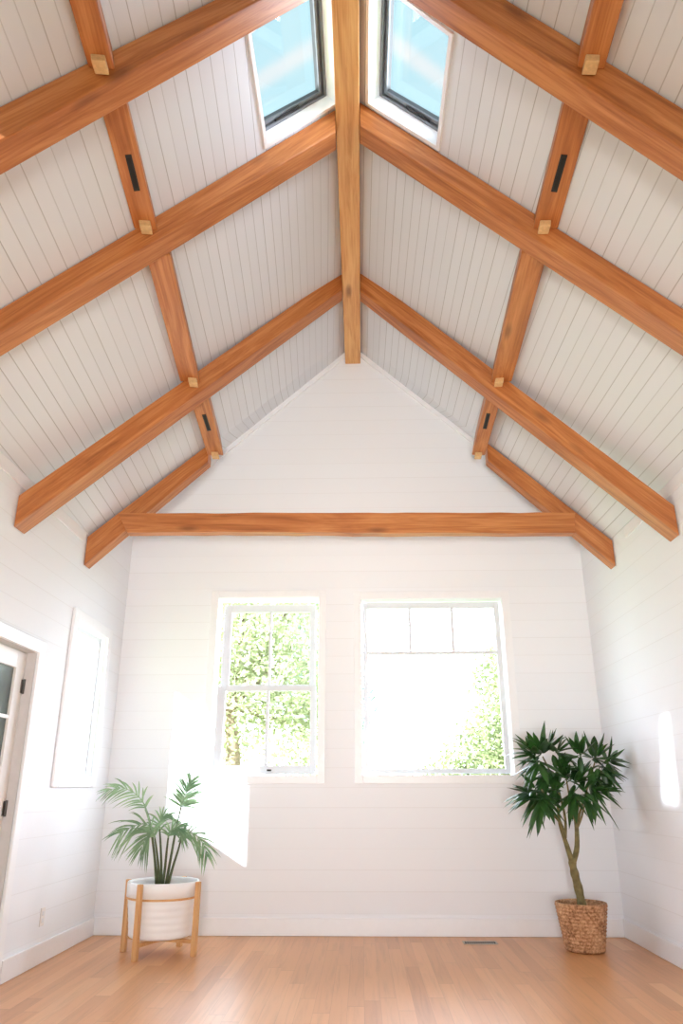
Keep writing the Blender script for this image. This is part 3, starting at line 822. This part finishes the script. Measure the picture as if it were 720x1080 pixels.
# ------------------------------------------------------------------ tall plant in a woven basket
BX, BY = 1.662, 6.42
def basket_plant():
    root = empty('potted_tree', (BX, BY, 0))
    tag(root, 'tall dark green leafy houseplant in a round woven seagrass basket on the floor', 'potted plant')
    zt = 0.325; nrow = 13; prof = [(0.001, 0.002), (0.128, 0.002)]
    for r in range(nrow):
        z = 0.006 + (zt - 0.01) * r / nrow; h = (zt - 0.01) / nrow
        for k in range(4):
            a = k / 4
            prof.append((0.136 + 0.052 * (z + a * h) / zt + 0.007 * math.sin(math.pi * a), z + a * h))
    prof += [(0.189, zt - 0.002), (0.19, zt + 0.004), (0.183, zt + 0.006), (0.175, zt - 0.002), (0.168, zt - 0.06)]
    seg = 84; mb = MB(); mb.lathe(prof, BX, BY, seg)
    for i, v in enumerate(mb.v):     # plaited texture
        r, k = divmod(i, seg)
        if 2 <= r < len(prof) - 4:
            row = (r - 2) // 4
            d = Vector((v.x - BX, v.y - BY, 0)).normalized(); v += d * (0.004 * math.sin(k * 2 * math.pi / 3 + (row % 2) * math.pi))
    mb.build('basket', M['basket'], root, smooth=True)
    mb = MB(); mb.lathe([(0.169, 0.28), (0.08, 0.286), (0.001, 0.287)], BX, BY, 32); mb.build('soil', M['soil'], root, smooth=True)
    W = lambda x, y, dy=0.0: atY(x, y, BY + dy)
    rnd = random.Random(5)
    base = W(614, 957); base.z = 0.28; fork = W(604, 914)
    tr = curve_pts([base, W(611, 942, .0), W(607, 926), fork, W(603, 905)], 14)
    mb = MB(); mb.tube(tr, [0.034 - 0.006 * i / 14 + 0.003 * math.sin(i * 1.7) for i in range(15)], 12); mb.build('trunk', M['bark'], root, smooth=True)
    # branches: pixel paths with end depth offset, radius
    br = [
        (((603, 909), (598, 893), (595, 884), (590, 868), (588, 850)), -0.10, 0.022, 'A'),
        (((604, 910), (608, 895), (608, 876), (607, 862), (610, 848)), 0.05, 0.024, 'B'),
        (((595, 886), (592, 870), (580, 855), (574, 840), (570, 830)), -0.14, 0.013, 'C'),
        (((596, 884), (596, 866), (592, 845), (584, 822), (572, 798)), 0.02, 0.012, 'D'),
        (((608, 872), (611, 858), (616, 842), (621, 824), (628, 801)), 0.06, 0.012, 'E'),
        (((607, 868), (603, 850), (600, 838), (597, 822)), -0.06, 0.012, 'F'),
        (((609, 872), (613, 862), (616, 850), (622, 838)), -0.10, 0.010, 'G'),
    ]
    for path, dy, r, _ in br:
        n = len(path) - 1
        cp = curve_pts([W(x, y, dy * k / n) for k, (x, y) in enumerate(path)], 14)
        mb = MB(); mb.tube(cp, [r * (1 - 0.55 * i / 14) for i in range(15)], 9); mb.build('branch', M['bark'], root, smooth=True)
    # whorls of leaves: centre pixel, depth offset, mean direction pixel, leaf length, number
    wh = [((570, 796), 0.02, (560, 774), 0.25, 15), ((565, 795), -0.10, (540, 786), 0.23, 11), ((577, 791), 0.08, (582, 764), 0.23, 10), ((586, 794), 0.0, (604, 774), 0.22, 8), ((568, 803), -0.16, (556, 812), 0.22, 9),
          ((627, 800), 0.06, (634, 778), 0.24, 15), ((612, 797), -0.05, (602, 772), 0.22, 10), ((640, 803), 0.0, (662, 796), 0.22, 12), ((634, 808), -0.12, (646, 818), 0.20, 9),
          ((566, 834), -0.14, (550, 840), 0.25, 15), ((570, 842), -0.22, (562, 864), 0.24, 10), ((560, 836), -0.05, (536, 838), 0.22, 10), ((574, 836), -0.10, (586, 852), 0.20, 8),
          ((624, 832), -0.10, (636, 830), 0.235, 15), ((616, 838), -0.2, (624, 852), 0.20, 9), ((628, 828), -0.02, (646, 836), 0.2, 9),
          ((597, 822), -0.05, (594, 808), 0.22, 13), ((588, 830), 0.08, (578, 822), 0.2, 9), ((604, 836), -0.16, (602, 856), 0.20, 9), ((606, 826), -0.1, (614, 818), 0.19, 8), ((578, 811), -0.05, (566, 826), 0.21, 10), ((622, 815), -0.04, (634, 824), 0.19, 9), ((588, 812), -0.02, (598, 800), 0.19, 9), ((612, 816), 0.02, (610, 802), 0.18, 9), ((580, 818), -0.08, (572, 822), 0.17, 8)]
    for (cx, cy), dy, (tx, ty), ln, num in wh:
        c = W(cx, cy, dy); t = W(tx, ty, dy - 0.06)
        main = (t - c).normalized()
        a = main.cross(Vector((0.2, 1, 0.1))).normalized(); b = main.cross(a).normalized()
        mb = MB()
        for k in range(num):
            ph = 2 * math.pi * (k / num) + rnd.uniform(-.3, .3); sp = rnd.uniform(0.5, 1.75) if k % 3 else rnd.uniform(0.1, 0.5)
            dv = main * math.cos(sp) + (a * math.cos(ph) + b * math.sin(ph)) * math.sin(sp)
            st = c + dv * 0.03
            mb.tube([c, st], 0.003, 4)
            # never cross the right wall or the back wall
            l2 = ln * rnd.uniform(0.75, 1.12)
            end = st + dv * l2
            if end.x > XR - 0.02: l2 *= max(0.3, (XR - 0.02 - st.x) / max(1e-3, end.x - st.x))
            if end.y > YB - 0.05: l2 *= max(0.3, (YB - 0.05 - st.y) / max(1e-3, end.y - st.y))
            leaflet(mb, st, dv, l2, 0.054 * rnd.uniform(0.8, 1.15), dv.cross(Vector((rnd.uniform(-.3, .3), rnd.uniform(-.5, .2), 1))), droop=rnd.uniform(0.1, 0.4), seg=6)
        mb.build('leaf_cluster', M['leaf'], root, fix=False, smooth=True)
basket_plant()

# ------------------------------------------------------------------ floor vent and outlet
def vent():
    c0, c1 = atZ(489.5, 996.5, 0), atZ(521.5, 992, 0)
    x0, x1, y0, y1 = c0.x, c1.x, min(c0.y, c1.y), max(c0.y, c1.y)
    y0, y1 = 6.66, 6.78
    root = empty('floor_vent', ((x0 + x1) / 2, (y0 + y1) / 2, 0))
    tag(root, 'small grey metal floor vent set in the floorboards below the picture window', 'vent')
    mb = MB(); fw = 0.012; z0, z1 = 0.001, 0.006
    for r in ((x0, x1, y0, y0 + fw), (x0, x1, y1 - fw, y1), (x0, x0 + fw, y0 + fw, y1 - fw), (x1 - fw, x1, y0 + fw, y1 - fw)):
        mb.box((r[0], r[2], z0), (r[1], r[3], z1))
    mb.build('frame', M['vent'], root)
    mb = MB(); n = 14
    for i in range(1, n): 
        x = x0 + fw + (x1 - x0 - 2 * fw) * i / n; mb.box((x - 0.002, y0 + fw, 0.002), (x + 0.002, y1 - fw, 0.005))
    mb.build('louvre', M['vent'], root)
    mb = MB(); mb.box((x0 + fw, y0 + fw, 0.0006), (x1 - fw, y1 - fw, 0.0016)); mb.build('duct_shade', M['black'], root)  # flat black sheet, painted shade below the louvres
vent()
def outlet():
    p = atX(44, 967, XL)
    root = empty('wall_outlet', (XL, p.y, p.z))
    tag(root, 'small white electrical outlet plate low on the wall between door and corner', 'outlet')
    mb = MB(); mb.box((XL + 0.001, p.y - 0.036, p.z - 0.058), (XL + 0.007, p.y + 0.036, p.z + 0.058)); mb.build('cover_plate', M['plate'], root, bevel=0.002)
    for s in (-1, 1):
        mb = MB(); mb.box((XL + 0.007, p.y - 0.016, p.z + s * 0.022 - 0.014), (XL + 0.0095, p.y + 0.016, p.z + s * 0.022 + 0.014)); mb.build('socket', M['sash'], root, bevel=0.003)
outlet()

# ------------------------------------------------------------------ outside
mb = MB(); mb.add([(-40, -30, -0.25), (40, -30, -0.25), (40, 60, -0.25), (-40, 60, -0.25)], [(0, 1, 2, 3)])
struct(mb.build('ground', M['lawn'], fix=False), 'sunlit lawn outside the windows', 'ground')
def tree(name, x, y, trunk_h, blobs, nleaf, label, mat, seed, ls=0.16):
    root = empty(name, (x, y, -0.25)); tag(root, label, 'tree', 'trees outside the windows')
    rnd = random.Random(seed)
    mb = MB(); top = Vector((x, y, trunk_h))
    mb.tube(curve_pts([(x, y, -0.25), (x + .1, y, trunk_h * .5), top], 8), [0.2 - 0.012 * i for i in range(9)], 9)
    for c, r in blobs: mb.tube([top, Vector(c)], [0.07, 0.02], 6)
    mb.build('trunk', M['outbark'], root, smooth=True)
    mb = MB(); tot = sum(r ** 2 for _, r in blobs)
    for c, r in blobs:
        for k in range(int(nleaf * r * r / tot)):
            d = Vector((rnd.gauss(0, 1), rnd.gauss(0, 1), rnd.gauss(0, 1))).normalized() * r * (rnd.random() ** 0.4)
            p = Vector(c) + d
            u = Vector((rnd.gauss(0, 1), rnd.gauss(0, 1), rnd.gauss(0, 0.7))).normalized(); w = u.cross(Vector((rnd.gauss(0, 1), rnd.gauss(0, 1), rnd.gauss(0, 1)))).normalized()
            s = ls * rnd.uniform(0.6, 1.3)
            mb.add([p - u * s, p - w * s * .45, p + u * s, p + w * s * .45], [(0, 1, 2, 3)])
    mb.build('foliage', M[mat], root, fix=False)
tree('broadleaf_tree', -2.4, 14.0, 2.6, [((-2.6, 14, 4.4), 1.5), ((-1.5, 14, 3.4), 1.25), ((-2.9, 14.2, 2.6), 1.3), ((-1.0, 14.3, 2.2), 1.0), ((-2.1, 14.2, 5.6), 1.1), ((-1.2, 14.4, 4.9), 0.7)], 26000,
     'pale sunlit tree filling the double hung window, nearest outside it', 'outtree', 1, 0.06)
tree('broadleaf_tree', -0.6, 17.0, 2.6, [((-1.2, 17, 3.8), 1.3), ((-0.6, 17, 2.8), 1.0), ((-1.2, 17, 5.6), 1.1), ((-1.4, 17, 6.8), 0.9)], 9000,
     'bluish pale tree behind the sunlit tree in the double hung window', 'outtree2', 2, 0.075)
tree('broadleaf_tree', 2.75, 14.0, 1.6, [((2.75, 14, 2.2), 1.05), ((2.25, 13.8, 1.4), 1.0), ((2.75, 14.2, 3.2), 0.7), ((1.6, 14, 0.95), 0.85), ((3.2, 14, 1.4), 0.9)], 20000,
     'pale rounded tree in the lower corner of the picture window', 'outtree3', 3, 0.05)

tree('sun_block_tree', -6.0, -1.2, 4.5, [((-5.6, -1.0, 8.3), 1.6), ((-6.6, -1.6, 8.9), 1.6)], 3500, 'unseen tree added to keep sun out of the door side skylight', 'outtree', 4, 0.3)  # added out of view, its crown blocks sun from the skylight
# ------------------------------------------------------------------ light
sun = bpy.data.lights.new('sun', 'SUN'); sun.energy = 16.0; sun.angle = math.radians(0.9); sun.color = (0.9, 0.96, 1.0)
so = bpy.data.objects.new('sun', sun); C.objects.link(so)
so.rotation_euler = SUN.to_track_quat('-Z', 'Y').to_euler()

w = bpy.data.worlds.new('sky'); SC.world = w; w.use_nodes = True
nt = w.node_tree; bg = nt.nodes['Background']
tc = N(nt, 'ShaderNodeTexCoord'); sep = N(nt, 'ShaderNodeSeparateXYZ'); L(nt, tc.outputs['Generated'], sep.inputs[0])
zz_ = math_n(nt, 'ADD', sep.outputs['Z'], math_n(nt, 'MULTIPLY_ADD', sep.outputs['Y'], -0.22, 0.20))   # haze bank higher on the window side
r = ramp(nt, zz_, [(0.0, (6.6, 7.4, 8.5)), (0.62, (7.4, 8.2, 9.3)), (0.68, (1.6, 2.0, 2.2)), (0.73, (0.28, 0.43, 0.475)), (1.0, (0.245, 0.40, 0.455))])
lowsky = ramp(nt, zz_, [(0.66, (1, 1, 1)), (0.72, (0, 0, 0))])
yf = math_n(nt, 'ADD', math_n(nt, 'MULTIPLY_ADD', sep.outputs['Y'], 0.25, 0.62), math_n(nt, 'MULTIPLY', sep.outputs['X'], 0.36))          # brighter haze on the window side
yf = math_n(nt, 'ADD', math_n(nt, 'MULTIPLY', math_n(nt, 'SUBTRACT', yf, 1.0), lowsky.outputs[0]), 1.0)
L(nt, yf, bg.inputs['Strength'])
wcol = r.outputs[0]
for (p1, p2), sgn in ((((275, 86), (335, 45)), -1), (((412, 45), (470, 87)), 1)):   # thin high cloud streaks
    a_, b_ = ray(*p1), ray(*p2); nn = a_.cross(b_).normalized()
    dp = N(nt, 'ShaderNodeVectorMath', operation='DOT_PRODUCT'); L(nt, tc.outputs['Generated'], dp.inputs[0]); dp.inputs[1].default_value = nn
    cn = N(nt, 'ShaderNodeTexNoise', Scale=9.0, Detail=4.0); L(nt, tc.outputs['Generated'], cn.inputs['Vector'])
    dd_ = math_n(nt, 'ABSOLUTE', math_n(nt, 'ADD', dp.outputs['Value'], math_n(nt, 'MULTIPLY_ADD', cn.outputs['Fac'], 0.012, -0.006)))
    band = ramp(nt, dd_, [(0.003, (1, 1, 1)), (0.013, (0, 0, 0))])
    half = math_n(nt, 'GREATER_THAN', math_n(nt, 'MULTIPLY', sep.outputs['X'], sgn), 0.0)
    up_ = math_n(nt, 'GREATER_THAN', sep.outputs['Z'], 0.6)
    wcol = mixc(nt, math_n(nt, 'MULTIPLY', math_n(nt, 'MULTIPLY', band.outputs[0], math_n(nt, 'MULTIPLY', half, up_)), 0.75), wcol, (0.44, 0.455, 0.46))
L(nt, wcol, bg.inputs['Color']); bg.inputs['Strength'].default_value = 1.0

def portal(name, loc, rot, sx, sy):
    a = bpy.data.lights.new(name, 'AREA'); a.shape = 'RECTANGLE'; a.size = sx; a.size_y = sy; a.cycles.is_portal = True
    o = bpy.data.objects.new(name, a); C.objects.link(o); o.location = loc; o.rotation_euler = rot
P2 = math.pi / 2
portal('daylight_portal', ((W1[0] + W1[1]) / 2, YB + 0.2, (W1[2] + W1[3]) / 2), (-P2, 0, 0), W1[1] - W1[0], W1[3] - W1[2])
portal('daylight_portal', ((W2[0] + W2[1]) / 2, YB + 0.2, (W2[2] + W2[3]) / 2), (-P2, 0, 0), W2[1] - W2[0], W2[3] - W2[2])
portal('daylight_portal', ((RO[0] + RO[1]) / 2, YF - 0.02, (RO[2] + RO[3]) / 2), (P2, 0, 0), RO[1] - RO[0], RO[3] - RO[2])
portal('daylight_portal', (XL - 0.02, (RL[0] + RL[1]) / 2, (RL[2] + RL[3]) / 2), (0, -P2, 0), RL[3] - RL[2], RL[1] - RL[0])
portal('daylight_portal', (XL - 0.15, (W3[0] + W3[1]) / 2, (W3[2] + W3[3]) / 2), (0, -P2, 0), W3[3] - W3[2], W3[1] - W3[0])

sl_ = bpy.data.lights.new('gable_fill', 'AREA'); sl_.shape = 'DISK'; sl_.size = 1.2; sl_.energy = 19; sl_.spread = math.radians(58); sl_.color = (1.0, 0.97, 0.94)  # added fill light behind the camera, brightens the gable
slo = bpy.data.objects.new('gable_fill', sl_); C.objects.link(slo); slo.location = (0, -2.0, 0.7)
slo.rotation_euler = (Vector((0, 7, 3.1)) - Vector((0, -2.0, 0.7))).to_track_quat('-Z', 'Y').to_euler()
SC.view_settings.view_transform = 'Standard'
SC.view_settings.look = 'None'
SC.view_settings.exposure = 1.12
SC.view_settings.gamma = 1.06
SC.cycles.max_bounces = 10; SC.cycles.diffuse_bounces = 6; SC.cycles.transparent_max_bounces = 12
SC.cycles.sample_clamp_indirect = 6.0
